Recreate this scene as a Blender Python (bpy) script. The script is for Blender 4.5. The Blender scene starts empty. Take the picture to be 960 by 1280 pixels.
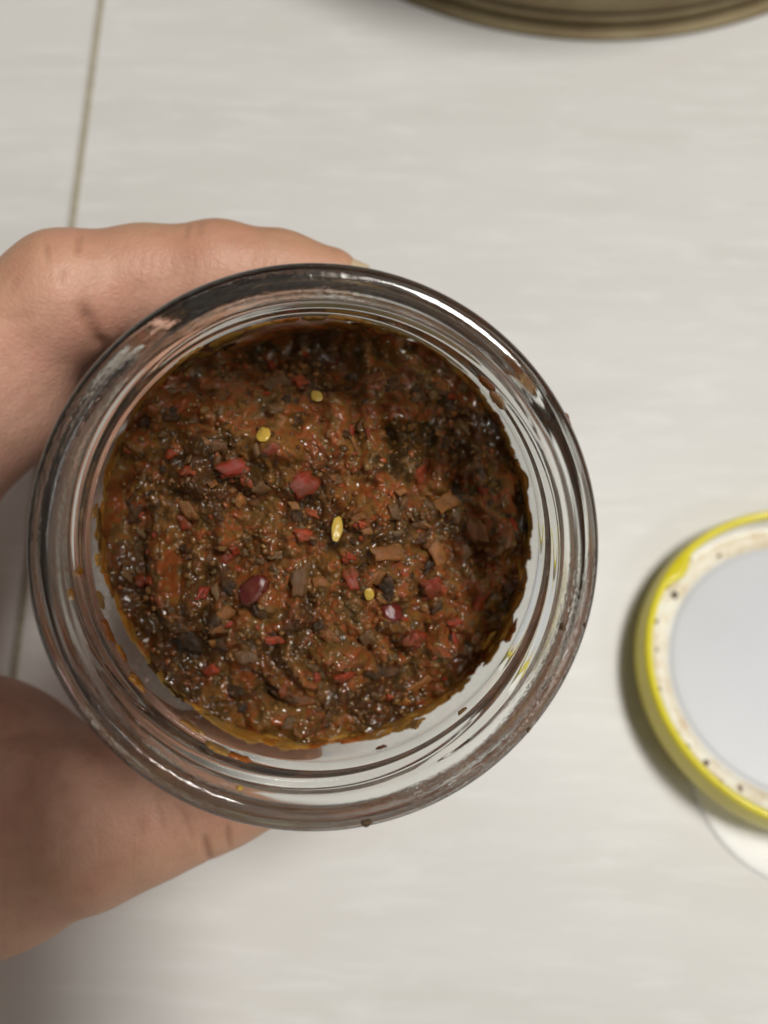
import bpy, bmesh, math, random
import numpy as np
from mathutils import Matrix, Vector, noise

random.seed(7); RNG = np.random.default_rng(7)
sc = bpy.context.scene
COL = sc.collection

# ------------------------------------------------------------------ camera
FPX = 1035.0                      # focal length in pixels of the 960x1280 photograph
ALPHA = math.radians(14.0)        # tilt of the phone away from straight down
H = 0.2117                        # lens height above the floor (m)
cam_d = bpy.data.cameras.new('camera'); cam = bpy.data.objects.new('camera', cam_d); COL.objects.link(cam)
cam.location = (0, 0, H); cam.rotation_euler = (ALPHA, 0, 0)
cam_d.sensor_fit = 'VERTICAL'; cam_d.sensor_height = 36.0; cam_d.lens = 36.0 * FPX / 1280.0
cam_d.clip_start = 0.005; cam_d.clip_end = 50
cam_d.dof.use_dof = True; cam_d.dof.focus_distance = 0.112; cam_d.dof.aperture_fstop = 14.0
sc.camera = cam

# ------------------------------------------------------------------ light of the room
w = bpy.data.worlds.new('World'); sc.world = w; w.use_nodes = True
bg = w.node_tree.nodes['Background']; bg.inputs[0].default_value = (0.93, 0.90, 0.83, 1); bg.inputs[1].default_value = 0.14
def area(name, loc, target, power, sx, sy, color):
    d = bpy.data.lights.new(name, 'AREA'); d.shape = 'RECTANGLE'; d.size = sx; d.size_y = sy
    d.energy = power; d.color = color
    o = bpy.data.objects.new(name, d); COL.objects.link(o); o.location = loc
    o.rotation_euler = (Vector(target) - Vector(loc)).to_track_quat('-Z', 'Y').to_euler()
    return o
area('ceiling_lamp', (0.48, 0.155, 1.53), (0, 0.0, 0.05), 20.8, 0.44, 0.26, (1.0, 0.972, 0.92))
area('side_lamp', (0.80, -0.70, 1.15), (0.1, 0, 0), 2.2, 0.4, 0.3, (1.0, 0.97, 0.92))

sc.view_settings.view_transform = 'Standard'; sc.view_settings.look = 'None'
sc.view_settings.exposure = 0.0; sc.view_settings.gamma = 1.0; sc.view_settings.use_curve_mapping = False
cy = sc.cycles
cy.max_bounces = 16; cy.transmission_bounces = 14; cy.glossy_bounces = 6; cy.transparent_max_bounces = 12
cy.caustics_refractive = True; cy.caustics_reflective = False; cy.blur_glossy = 0.6
cy.sample_clamp_indirect = 25.0
cy.use_denoising = True

# ------------------------------------------------------------------ frames
RC = Matrix.Rotation(ALPHA, 4, 'X'); MC = Matrix.Translation((0, 0, H)) @ RC     # lens frame -> world
MCn = np.array(MC)
def C(px, py, d):                 # pixel of the photograph and a distance in mm -> lens frame, mm
    return np.array([(px - 480) / FPX * d, (640 - py) / FPX * d, -d])
def W(px, py, d):                 # the same as a world point in m
    return MC @ Vector(C(px, py, d) / 1000.0)
def W_at_z(px, py, z):            # world point where the line of sight crosses the height z
    r = RC.to_3x3() @ Vector(((px - 480) / FPX, (640 - py) / FPX, -1.0))
    t = (z - H) / r.z
    return Vector((0, 0, H)) + r * t
# jar frame: origin at the middle of the lip, z up along the jar's axis
jz = -Vector((-90, 50, -1035)).normalized()
jx = Vector((1, 0, 0)); jx = (jx - jz * jx.dot(jz)).normalized(); jy = jz.cross(jx)
JC = Matrix((jx, jy, jz)).transposed().to_4x4()
LIP = Vector(C(401, 691, 98.0) / 1000.0)
MJ = MC @ (Matrix.Translation(LIP) @ JC)
MJi = MJ.inverted()
def jar_xy(px, py, z):            # where a line of sight meets the plane z (mm) of the jar frame -> mm
    o = MJi @ Vector((0, 0, H)); p = MJi @ W(px, py, 100.0); d = p - o
    t = (z / 1000.0 - o.z) / d.z
    q = o + d * t
    return q.x * 1000, q.y * 1000

# ------------------------------------------------------------------ helpers
def empty(name, mat=None):
    o = bpy.data.objects.new(name, None); COL.objects.link(o); o.empty_display_size = 0.01
    if mat is not None: o.matrix_world = mat
    return o
def tag(o, label=None, cat=None, group=None, kind=None):
    if label: o['label'] = label
    if cat: o['category'] = cat
    if group: o['group'] = group
    if kind: o['kind'] = kind
    return o
def link(name, me, mat, parent=None, local=None, smooth=True):
    o = bpy.data.objects.new(name, me); COL.objects.link(o)
    if mat and not me.materials: me.materials.append(mat)
    if smooth: me.polygons.foreach_set('use_smooth', [True] * len(me.polygons))
    if parent: o.parent = parent
    if local is not None: o.matrix_basis = local
    return o
def mesh(name, v, f):
    me = bpy.data.meshes.new(name); me.from_pydata([tuple(map(float, p)) for p in v], [], [tuple(map(int, q)) for q in f]); me.update()
    return me
def fast_mesh(name, v, quads):
    v = np.asarray(v, dtype=np.float32); quads = np.asarray(quads, dtype=np.int32); n = quads.shape[1]
    me = bpy.data.meshes.new(name)
    me.vertices.add(len(v)); me.vertices.foreach_set('co', v.ravel())
    me.loops.add(quads.size); me.loops.foreach_set('vertex_index', quads.ravel())
    me.polygons.add(len(quads)); me.polygons.foreach_set('loop_start', np.arange(0, quads.size, n, dtype=np.int32))
    me.polygons.foreach_set('loop_total', np.full(len(quads), n, dtype=np.int32))
    me.update(); me.validate()
    return me
def lathe(name, prof, seg=160, closed=False, radial=None, scale=0.001):
    """prof: list of (r, z) in mm; radial(r, z, angle) may return a changed radius"""
    v = []; f = []; n = len(prof)
    for i in range(seg):
        a = 2 * math.pi * i / seg; ca, sa = math.cos(a), math.sin(a)
        for (r, z) in prof:
            rr = radial(r, z, a) if radial else r
            v.append((rr * ca * scale, rr * sa * scale, z * scale))
    m = n if closed else n - 1
    for i in range(seg):
        j = (i + 1) % seg
        for k in range(m):
            k2 = (k + 1) % n
            f.append((i * n + k, j * n + k, j * n + k2, i * n + k2))
    me = mesh(name, v, f)
    bm = bmesh.new(); bm.from_mesh(me); bmesh.ops.remove_doubles(bm, verts=bm.verts, dist=1e-7)
    bmesh.ops.recalc_face_normals(bm, faces=bm.faces); bm.to_mesh(me); bm.free()
    return me
def smooth_prof(pts, n=6):
    """Catmull-Rom through profile points"""
    out = []; P = [np.array(p, float) for p in pts]; P = [2 * P[0] - P[1]] + P + [2 * P[-1] - P[-2]]
    for i in range(1, len(P) - 2):
        for k in range(n):
            t = k / n; a, b, c, d = P[i - 1], P[i], P[i + 1], P[i + 2]
            out.append(tuple(0.5 * (2 * b + (c - a) * t + (2 * a - 5 * b + 4 * c - d) * t * t + (3 * b - a - 3 * c + d) * t ** 3)))
    out.append(tuple(P[-2])); return out
# node helpers
class NT:
    def __init__(s, name):
        s.m = bpy.data.materials.new(name); s.m.use_nodes = True; s.t = s.m.node_tree
        s.b = s.t.nodes['Principled BSDF']
    def n(s, kind, **kw):
        x = s.t.nodes.new(kind)
        for k, v in kw.items(): setattr(x, k, v)
        return x
    def l(s, a, b): s.t.links.new(a, b)
    def set(s, **kw):
        for k, v in kw.items():
            s.b.inputs[k.replace('_', ' ')].default_value = v
        return s
    def coords(s, scale=(1, 1, 1), rot=(0, 0, 0)):
        tc = s.n('ShaderNodeTexCoord'); mp = s.n('ShaderNodeMapping')
        mp.inputs['Scale'].default_value = scale; mp.inputs['Rotation'].default_value = rot
        s.l(tc.outputs['Object'], mp.inputs['Vector']); return mp.outputs['Vector']
    def noise(s, vec, scale, detail=4, rough=0.55, dist=0.0):
        x = s.n('ShaderNodeTexNoise'); x.inputs['Scale'].default_value = scale; x.inputs['Detail'].default_value = detail
        x.inputs['Roughness'].default_value = rough; x.inputs['Distortion'].default_value = dist
        s.l(vec, x.inputs['Vector']); return x.outputs['Fac']
    def ramp(s, fac, stops):
        x = s.n('ShaderNodeValToRGB'); e = x.color_ramp.elements
        while len(e) < len(stops): e.new(0.5)
        for k, (p, c) in enumerate(stops):
            e[k].position = p; e[k].color = (c, c, c, 1) if isinstance(c, (int, float)) else (*c, 1)
        s.l(fac, x.inputs['Fac']); return x.outputs['Color']
    def mix(s, fac, a, b, blend='MIX'):
        x = s.n('ShaderNodeMix', data_type='RGBA', blend_type=blend)
        for sock, val in ((x.inputs[0], fac), (x.inputs[6], a), (x.inputs[7], b)):
            if hasattr(val, 'is_output'): s.l(val, sock)
            elif isinstance(val, (int, float)): sock.default_value = val
            else: sock.default_value = (*val, 1)
        return x.outputs[2]
    def bump(s, h, strength, dist, prev=None):
        x = s.n('ShaderNodeBump'); x.inputs['Strength'].default_value = strength; x.inputs['Distance'].default_value = dist
        s.l(h, x.inputs['Height'])
        if prev is not None: s.l(prev, x.inputs['Normal'])
        return x.outputs['Normal']
    def math(s, op, a, b=0.0):
        x = s.n('ShaderNodeMath', operation=op)
        for sock, val in ((x.inputs[0], a), (x.inputs[1], b)):
            if hasattr(val, 'is_output'): s.l(val, sock)
            else: sock.default_value = val
        return x.outputs[0]

# ------------------------------------------------------------------ materials
def mat_tile():
    m = NT('glazed_tile'); v = m.coords((9, 62, 20)); v2 = m.coords((42, 240, 30)); v3 = m.coords((1, 1, 1))
    a = m.noise(v, 1.0, 5, 0.6, 0.35); b = m.noise(v2, 1.0, 4, 0.6, 0.5); c = m.noise(v3, 9.0, 3)
    col = m.ramp(a, [(0.25, (0.625, 0.610, 0.580)), (0.52, (0.660, 0.650, 0.628)), (0.78, (0.69, 0.685, 0.67))])
    col = m.mix(m.ramp(b, [(0.50, 0.0), (0.68, 0.6)]), col, (0.74, 0.735, 0.72))
    col = m.mix(m.ramp(c, [(0.35, 0.0), (0.7, 0.25)]), col, (0.63, 0.605, 0.57))
    m.l(col, m.b.inputs['Base Color'])
    m.set(Roughness=0.42, Specular_IOR_Level=0.35)
    m.l(m.bump(m.noise(v3, 160, 3), 0.06, 0.001), m.b.inputs['Normal'])
    return m.m
def mat_grout():
    m = NT('grout'); v = m.coords(); a = m.noise(v, 420, 5, 0.65)
    m.l(m.ramp(a, [(0.3, (0.27, 0.23, 0.155)), (0.7, (0.42, 0.38, 0.28))]), m.b.inputs['Base Color']); m.set(Roughness=0.9)
    m.l(m.bump(a, 0.5, 0.0006), m.b.inputs['Normal']); return m.m
def mat_glass():
    m = NT('clear_glass'); v = m.coords()
    m.set(Base_Color=(0.965, 0.985, 0.965, 1), Roughness=0.02, IOR=1.5, Transmission_Weight=1.0)
    # greasy, pitted patches on the lip, smooth glass elsewhere
    sep = m.n('ShaderNodeSeparateXYZ'); m.l(v, sep.inputs[0])
    lip = m.n('ShaderNodeMapRange'); lip.inputs[1].default_value = -0.004; lip.inputs[2].default_value = -0.001
    m.l(sep.outputs['Z'], lip.inputs[0])
    patch = m.ramp(m.noise(v, 46, 2), [(0.40, 0.0), (0.52, 1.0)])
    az = m.math('ARCTAN2', sep.outputs['Y'], sep.outputs['X'])
    clean = m.n('ShaderNodeMapRange'); clean.inputs[1].default_value = 0.62; clean.inputs[2].default_value = 0.85
    m.l(m.math('ABSOLUTE', m.math('SUBTRACT', az, 0.66)), clean.inputs[0])           # one stretch of the lip is wiped clean
    patch = m.math('MULTIPLY', patch, clean.outputs[0])
    rr = m.n('ShaderNodeMapRange'); rr.inputs[1].default_value = -0.004; rr.inputs[2].default_value = -0.001; rr.inputs[3].default_value = 0.015; rr.inputs[4].default_value = 0.07
    m.l(sep.outputs['Z'], rr.inputs[0]); m.l(rr.outputs[0], m.b.inputs['Roughness'])
    grain = m.noise(v, 1250, 3, 0.6)
    h = m.math('MULTIPLY', m.math('MULTIPLY', grain, patch), lip.outputs[0])
    nb = m.bump(h, 0.15, 0.0006)
    nb = m.bump(m.noise(v, 120, 2), 0.03, 0.0012, nb)
    m.l(nb, m.b.inputs['Normal']); return m.m
def mat_skin():
    m = NT('skin'); v = m.coords()
    at = m.n('ShaderNodeAttribute', attribute_name='palm_side')
    base = m.mix(at.outputs['Fac'], (0.46, 0.258, 0.150), (0.68, 0.385, 0.285))
    blot = m.noise(v, 95, 4, 0.6)
    col = m.mix(m.ramp(blot, [(0.38, 0.0), (0.66, 0.5)]), base, (0.54, 0.235, 0.165))
    col = m.mix(m.ramp(m.noise(v, 300, 3), [(0.45, 0.0), (0.8, 0.28)]), col, (0.33, 0.17, 0.085))
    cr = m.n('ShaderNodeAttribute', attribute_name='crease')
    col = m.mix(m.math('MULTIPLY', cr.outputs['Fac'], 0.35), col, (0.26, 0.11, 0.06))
    m.l(col, m.b.inputs['Base Color'])
    m.set(Roughness=0.5, Specular_IOR_Level=0.4, Subsurface_Weight=0.35, Subsurface_Scale=0.0022)
    m.b.inputs['Subsurface Radius'].default_value = (1.0, 0.42, 0.25)
    vor = m.n('ShaderNodeTexVoronoi', feature='DISTANCE_TO_EDGE'); vor.inputs['Scale'].default_value = 950; m.l(v, vor.inputs['Vector'])
    n1 = m.bump(m.ramp(vor.outputs['Distance'], [(0.0, 0.0), (0.25, 1.0)]), 0.22, 0.00022)
    n2 = m.bump(m.noise(v, 420, 5, 0.7), 0.17, 0.0006, n1)
    m.l(n2, m.b.inputs['Normal']); return m.m
def mat_nail():
    m = NT('nail'); v = m.coords()
    at = m.n('ShaderNodeAttribute', attribute_name='tip')
    m.l(m.mix(at.outputs['Fac'], (0.58, 0.34, 0.24), (0.58, 0.45, 0.29)), m.b.inputs['Base Color'])
    m.set(Roughness=0.28, Subsurface_Weight=0.2, Subsurface_Scale=0.001); return m.m
def wet(name, stops, scale=350, rough=0.22, sss=0.25, bump=0.5, island=False, coat=0.5, coated=0.0, sscale=0.0012, patches=False):
    m = NT(name); v = m.coords()
    if island:
        g = m.n('ShaderNodeNewGeometry'); fac = g.outputs['Random Per Island']
        col = m.ramp(fac, stops)
        col = m.mix(m.ramp(m.noise(v, 120, 4, 0.6), [(0.40, 0.7), (0.55, 0.0)]), col, (0.06, 0.027, 0.009))
    else:
        oi = m.n('ShaderNodeObjectInfo')
        fac = m.math('ADD', m.noise(v, scale, 5, 0.65, 0.4), m.math('MULTIPLY', m.math('SUBTRACT', oi.outputs['Random'], 0.5), 0.35))
        col = m.ramp(fac, stops)
        if patches:                                          # darker, longer-cooked clumps
            pf = m.ramp(m.noise(v, 85, 4, 0.6, 0.6), [(0.40, 0.8), (0.52, 0.0)])
            col = m.mix(pf, col, (0.034, 0.017, 0.007))
        if coated > 0:                                       # a film of brown paste clings to the piece in patches
            tw = m.n('ShaderNodeTexCoord'); gm = m.n('ShaderNodeNewGeometry')
            c2 = m.noise(gm.outputs['Position'], 620, 4, 0.65); c3 = m.noise(gm.outputs['Position'], 240, 3, 0.6)
            col = m.mix(m.ramp(m.math('ADD', m.math('MULTIPLY', c2, 0.55), m.math('MULTIPLY', c3, 0.45)), [(0.40, 0.0), (0.58, coated)]), col, m.ramp(c3, [(0.35, (0.070, 0.028, 0.008)), (0.65, (0.155, 0.062, 0.017))]))
    m.l(col, m.b.inputs['Base Color'])
    m.set(Roughness=rough, Specular_IOR_Level=0.5, Subsurface_Weight=sss, Subsurface_Scale=sscale, Coat_Weight=coat, Coat_Roughness=0.12)
    m.b.inputs['Subsurface Radius'].default_value = (1.0, 0.35, 0.12)
    nb = m.bump(m.noise(v, 1000, 2, 0.5), bump, 0.0004)
    nb = m.bump(m.noise(v, 480, 3, 0.6), bump * 0.7, 0.0012, nb)
    m.l(nb, m.b.inputs['Normal']); m.l(nb, m.b.inputs['Coat Normal'])
    return m.m
def mat_oil():
    m = NT('chili_oil'); v = m.coords(); oi = m.n('ShaderNodeObjectInfo')
    fac = m.math('ADD', m.noise(v, 500, 3), m.math('MULTIPLY', m.math('SUBTRACT', oi.outputs['Random'], 0.5), 0.9))
    m.l(m.ramp(fac, [(0.2, (0.42, 0.11, 0.012)), (0.5, (0.62, 0.27, 0.03)), (0.9, (0.72, 0.42, 0.08))]), m.b.inputs['Base Color'])
    m.set(Roughness=0.16, IOR=1.4, Transmission_Weight=0.4, Subsurface_Weight=0.2, Subsurface_Scale=0.001)
    m.l(m.bump(m.noise(v, 900, 3), 0.5, 0.0005), m.b.inputs['Normal']); return m.m
def mat_film():
    m = NT('orange_oil_film'); v = m.coords()
    m.l(m.ramp(m.noise(v, 260, 4, 0.65), [(0.3, (0.78, 0.30, 0.04)), (0.5, (0.90, 0.50, 0.10)), (0.7, (0.94, 0.66, 0.22))]), m.b.inputs['Base Color'])
    m.set(Roughness=0.3, IOR=1.4, Transmission_Weight=0.75)
    m.l(m.bump(m.noise(v, 700, 3), 0.4, 0.0005), m.b.inputs['Normal']); return m.m
def plain(name, col, rough=0.4, metal=0.0, var=None, scale=120, **kw):
    m = NT(name); v = m.coords(); m.set(Roughness=rough, Metallic=metal, **kw)
    a = m.noise(v, scale, 5, 0.6)
    m.l(m.mix(m.ramp(a, [(0.4, 0.0), (0.75, 1.0)]), col, var or tuple(c * 0.88 for c in col)), m.b.inputs['Base Color'])
    m.l(m.bump(a, 0.05, 0.0005), m.b.inputs['Normal']); return m.m

M_TILE, M_GROUT, M_GLASS, M_SKIN, M_NAIL, M_OIL = mat_tile(), mat_grout(), mat_glass(), mat_skin(), mat_nail(), mat_oil()
M_FILM = mat_film()
M_PASTE = wet('sambal_paste', [(0.28, (0.020, 0.012, 0.005)), (0.40, (0.065, 0.031, 0.009)), (0.47, (0.145, 0.064, 0.015)), (0.54, (0.190, 0.085, 0.019)), (0.60, (0.235, 0.056, 0.015)), (0.67, (0.160, 0.080, 0.021)), (0.75, (0.060, 0.034, 0.012)), (0.88, (0.24, 0.12, 0.028))], scale=120, rough=0.15, bump=0.26, coat=0.0, sss=0.6, sscale=0.0022, patches=True)
M_GRAIN = wet('chopped_grain', [(0.0, (0.075, 0.036, 0.010)), (0.2, (0.145, 0.064, 0.015)), (0.55, (0.190, 0.083, 0.018)), (0.7, (0.25, 0.058, 0.015)), (0.85, (0.22, 0.108, 0.027)), (1.0, (0.14, 0.080, 0.026))], island=True, rough=0.16, bump=0.10, coat=0.0, sss=0.6, sscale=0.0022)
M_RED = wet('red_chili', [(0.2, (0.16, 0.015, 0.005)), (0.55, (0.34, 0.034, 0.010)), (0.85, (0.38, 0.085, 0.018))], bump=0.35, coated=0.7, coat=0.0, rough=0.15, sss=0.7, sscale=0.0025)
M_CHERRY = wet('dark_chili_skin', [(0.2, (0.07, 0.004, 0.006)), (0.8, (0.15, 0.010, 0.010))], rough=0.14, bump=0.12, coat=0.5, coated=0.35)
M_ORANGE = wet('orange_chili_flesh', sss=0.7, sscale=0.0025, stops=[(0.2, (0.14, 0.046, 0.010)), (0.55, (0.29, 0.105, 0.018)), (0.85, (0.38, 0.155, 0.034))], bump=0.35, coated=0.7, coat=0.0, rough=0.3)
M_ONION = wet('cooked_onion', sss=0.7, sscale=0.0025, stops=[(0.2, (0.070, 0.036, 0.012)), (0.55, (0.145, 0.078, 0.026)), (0.85, (0.20, 0.125, 0.055))], bump=0.35, coated=0.7, coat=0.0, rough=0.25)
M_DARK = wet('charred_bit', [(0.2, (0.020, 0.011, 0.005)), (0.55, (0.046, 0.025, 0.010)), (0.85, (0.075, 0.045, 0.018))], rough=0.22, bump=0.6, coat=0.2, coated=0.9)
M_SEED = wet('chili_seed', [(0.2, (0.46, 0.28, 0.035)), (0.8, (0.56, 0.40, 0.08))], bump=0.08, sss=0.3, coat=0.2)
M_YELLOW = plain('yellow_enamel', (0.76, 0.66, 0.015), 0.32, var=(0.68, 0.57, 0.014), Coat_Weight=0.3)
M_LINER = plain('white_lacquer', (0.60, 0.615, 0.655), 0.45, var=(0.57, 0.585, 0.62), scale=40)
M_GASKET = plain('cream_gasket', (0.82, 0.80, 0.70), 0.5, var=(0.62, 0.47, 0.27), scale=210)
M_RUST = plain('rust_spot', (0.09, 0.05, 0.02), 0.8, var=(0.04, 0.025, 0.012))
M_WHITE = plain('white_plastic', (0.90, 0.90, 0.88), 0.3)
M_STEEL = plain('stained_steel', (0.33, 0.265, 0.15), 0.5, metal=0.35, var=(0.23, 0.165, 0.085), scale=45)
M_DARK_SEAM = plain('dark_brown_band', (0.09, 0.06, 0.03), 0.6, var=(0.05, 0.034, 0.018), scale=70)

# ------------------------------------------------------------------ floor: grout bed with separate tiles
g0, g1 = W_at_z(125, 0, 0.0), W_at_z(27, 750, 0.0)
gdir = (g0 - g1).normalized(); gn = Vector((gdir.y, -gdir.x, 0))        # along the joint, across it to the right
floor = link('floor', mesh('floor', [(-2, -2, -0.0022), (2, -2, -0.0022), (2, 2, -0.0022), (-2, 2, -0.0022)], [(0, 1, 2, 3)]), M_GROUT, smooth=False)
tag(floor, kind='structure')
T, GAP, TH = 0.60, 0.0022, 0.008
bm = bmesh.new(); bmesh.ops.create_cube(bm, size=1.0)
for vv in bm.verts: vv.co = Vector((vv.co.x * T, vv.co.y * T, (vv.co.z - 0.5) * TH))
bmesh.ops.bevel(bm, geom=[e for e in bm.edges], offset=0.0005, segments=2, affect='EDGES')
tile_me = bpy.data.meshes.new('tile'); bm.to_mesh(tile_me); bm.free()
ang = math.atan2(gn.y, gn.x)
base = g1 + gdir * ((Vector((0, -0.06, 0)) - g1).dot(gdir))
for i in (-1, 0):
    for j in (-1, 0, 1):
        c = base + gn * ((T + GAP) * (i + 0.5)) + gdir * ((T + GAP) * j)
        link('tile', tile_me, M_TILE, floor, Matrix.Translation((c.x, c.y, 0)) @ Matrix.Rotation(ang + (math.pi if (i + j) % 2 else 0), 4, 'Z'), smooth=False)

# ------------------------------------------------------------------ glass jar
outer = smooth_prof([(32.3, 0.0), (32.9, -0.06), (33.5, -0.32), (34.0, -0.85), (34.3, -1.8), (34.3, -3.4), (33.5, -4.6), (33.3, -6), (33.3, -9), (33.3, -12.0), (33.5, -13.2), (35.2, -14.4), (35.3, -15.6), (34.3, -17.0), (34.6, -19.0), (36.0, -22.0), (36.6, -26.0), (36.6, -40), (36.6, -60), (36.6, -80), (36.4, -86.0), (35.2, -90.0), (32.5, -92.2), (29.5, -92.6), (26, -91.6), (12, -90.6), (0.02, -90.4)], 5)
inner = smooth_prof([(0.02, -86.6), (14, -86.9), (27, -87.4), (31.6, -85.8), (33.3, -81), (33.5, -74), (33.5, -50), (33.5, -30), (33.2, -23.5), (31.9, -19.0), (30.6, -15.5), (30.2, -12.0), (30.2, -8.0), (30.3, -4.0), (30.4, -2.0), (30.7, -0.9), (31.2, -0.32), (31.7, -0.07), (32.3, 0.0)], 5)
def thread(r, z, a):
    if r > 32.6 and -13.2 < z < -4.2:
        out = 0.0
        for k in range(4):                                   # four overlapping screw lugs
            t = ((a - k * math.pi / 2 - 0.4) % (2 * math.pi)) / (2 * math.pi / 4 * 1.28)
            if t <= 1.0:
                zc = -5.9 - 5.2 * t
                fade = min(1, t / 0.34, (1 - t) / 0.34); fade = fade * fade * (3 - 2 * fade)
                out = max(out, 1.45 * fade * math.exp(-((z - zc) / 0.85) ** 2))
        return r + out
    if r > 36 and z < -25: return r
    return r
prof = outer + inner[:-1]
# more rings where the thread sits
fine = []
for a_, b_ in zip(prof[:-1], prof[1:]):
    fine.append(a_)
    if a_[0] > 32.6 and -13.5 < a_[1] < -4.0:
        for k in range(1, 4): fine.append((a_[0] + (b_[0] - a_[0]) * k / 4, a_[1] + (b_[1] - a_[1]) * k / 4))
fine.append(prof[-1])
jar = empty('glass_jar', MJ)
tag(jar, 'open clear glass jar with screw thread neck, held in the hand', 'jar')
link('jar_body', lathe('jar_body', fine, 240, closed=True, radial=thread), M_GLASS, jar)

def fbm(x, y, z=0.0, o=4):
    return noise.fractal(Vector((x, y, z)), 1.0, 2.0, o)
def blob_mesh(name, seed, rough=0.35, sub=2, sq=(1, 1, 1), flat=False):
    bm = bmesh.new(); bmesh.ops.create_icosphere(bm, subdivisions=sub, radius=1.0)
    sx, sy = random.uniform(-0.25, 0.25), random.uniform(-0.2, 0.2)
    for v in bm.verts:
        p = v.co.copy(); o_ = Vector((seed * 7.3, seed * 1.7, 2))
        k = 1 + rough * noise.noise(p * 1.1 + o_) + 0.8 * rough * noise.noise(p * 2.3 + o_ * 1.7) + 0.5 * rough * noise.noise(p * 5.0 + o_ * 0.7)
        if flat:                                            # chopped pieces: flattened, skewed, with torn corners
            m_ = max(abs(p.x + 0.3 * p.y), abs(p.y)); k *= (1.0 / max(m_, 0.62)) * 0.80
        q = Vector((p.x * sq[0], p.y * sq[1], p.z * sq[2])) * k
        v.co = Vector((q.x + sx * q.y * abs(q.y), q.y + sy * q.x * abs(q.x), q.z + 0.18 * noise.noise(q * 2 + o_)))
    me = bpy.data.meshes.new(name); bm.to_mesh(me); bm.free(); return me

# specks of dirt stuck on the rim
for (px, py, z, s, m_) in ((457, 1022, -1.5, 0.62, M_RUST), (703, 783, -0.2, 0.5, M_RUST), (709, 522, -3.4, 0.8, M_PASTE), (660, 910, -2.0, 0.35, M_RUST), (729, 779, -2.4, 0.3, M_RUST), (300, 985, 0.0, 0.45, M_SEED)):
    x, y = jar_xy(px, py, z); r = math.hypot(x, y)
    rs = r if px == 709 else min(r, 33.5)
    if px == 709: rs = 34.5
    z = z if px == 709 else (-0.25 if rs > 31.5 else z)
    x, y = x / r * rs, y / r * rs
    link('dirt_speck', blob_mesh('dirt_speck', px, 0.6, 2), m_, jar, Matrix.Translation((x / 1000, y / 1000, z / 1000)) @ Matrix.Rotation(math.atan2(y, x), 4, 'Z') @ Matrix.Diagonal((s * 0.7e-3, s * 0.9e-3, s * 0.9e-3, 1)))

# ------------------------------------------------------------------ sambal paste
RP = 33.42
cav = [(jar_xy(345, 420, -33), 13.0, 5.2, 15.0), (jar_xy(440, 455, -28), 4.5, 3.0, 5.0), (jar_xy(155, 800, -28), 4.0, 9.0, 3.5), (jar_xy(140, 620, -28), 3.0, 8.0, 2.5),
       (jar_xy(300, 700, -25), 2.3, 2.0, 2.2), (jar_xy(372, 520, -25), 1.6, 3.0, 2.2), (jar_xy(350, 885, -25), 4.0, 2.0, 2.6), (jar_xy(480, 860, -25), 4.5, 2.0, 2.2), (jar_xy(230, 830, -25), 2.8, 2.6, 2.0), (jar_xy(500, 545, -25), 5.0, 2.2, 2.2)]
mound = [(jar_xy(525, 475, -25), 6.5, 5.0, 3.6), (jar_xy(330, 560, -25), 9.0, 7.0, 2.2), (jar_xy(480, 690, -25), 8.0, 7.0, 2.2), (jar_xy(630, 640, -25), 3.4, 6.0, 3.0), (jar_xy(350, 760, -25), 8, 6, 1.2)]
def height(x, y, detail=True):
    r = math.hypot(x, y)
    h = -32.6 + 8.4 * max(0.0, 1 - ((x - 1.5) ** 2 + (y + 1.5) ** 2) / 29.0 ** 2)
    h += 2.0 * fbm(x / 9.0, y / 9.0, 1.7, 3)
    h += 2.5 * (abs(noise.noise(Vector((x / 5.4, y / 5.4, 5.1)))) * 2 - 0.6)
    if detail:
        h += 1.05 * (2.0 * abs(noise.noise(Vector((x / 2.7, y / 2.7, 9.3)))) - 0.55)
        h += 0.60 * (2.0 * abs(noise.noise(Vector((x / 1.3, y / 1.3, 2.2)))) - 0.5) + 0.10 * noise.noise(Vector((x / 0.5, y / 0.5, 7.2)))
    for (c, sx, sy, d) in cav: h -= d * math.exp(-(((x - c[0]) / sx) ** 2 + ((y - c[1]) / sy) ** 2))
    for (c, sx, sy, d) in mound: h += d * math.exp(-(((x - c[0]) / sx) ** 2 + ((y - c[1]) / sy) ** 2))
    e = max(0.0, (r - 29.5) / 4.1)                         # the paste clings to the glass at its edge
    a = math.atan2(y, x)
    cling = 0.8 + 2.8 * fbm(math.cos(a) * 2.4, math.sin(a) * 2.4, 4.4, 4)
    low = 0.5 - 0.5 * math.cos(max(0.0, min(1.0, 1 - abs(((a + 0.75 + math.pi) % (2 * math.pi)) - math.pi) / 1.5)) * math.pi)
    h += e * e * (cling - 2.0 * low)
    return h
paste = empty('chili_paste', MJ @ Matrix.Translation((0, 0, -0.086)))
tag(paste, 'chunky red-brown chili paste with seeds and oil filling the glass jar', 'chili paste')
PZ = 86.0
NR, NA = 150, 460
V = [(0, 0, (height(0, 0) + PZ) / 1000)]; F = []
for i in range(1, NR + 1):
    r = RP * (i / NR) ** 0.85
    for j in range(NA):
        a = 2 * math.pi * j / NA; x, y = r * math.cos(a), r * math.sin(a)
        V.append((x / 1000, y / 1000, (height(x, y) + PZ) / 1000))
for j in range(NA): F.append((0, 1 + j, 1 + (j + 1) % NA))
for i in range(NR - 1):
    for j in range(NA):
        a0 = 1 + i * NA + j; b0 = 1 + i * NA + (j + 1) % NA
        F.append((a0, a0 + NA, b0 + NA, b0))
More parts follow.
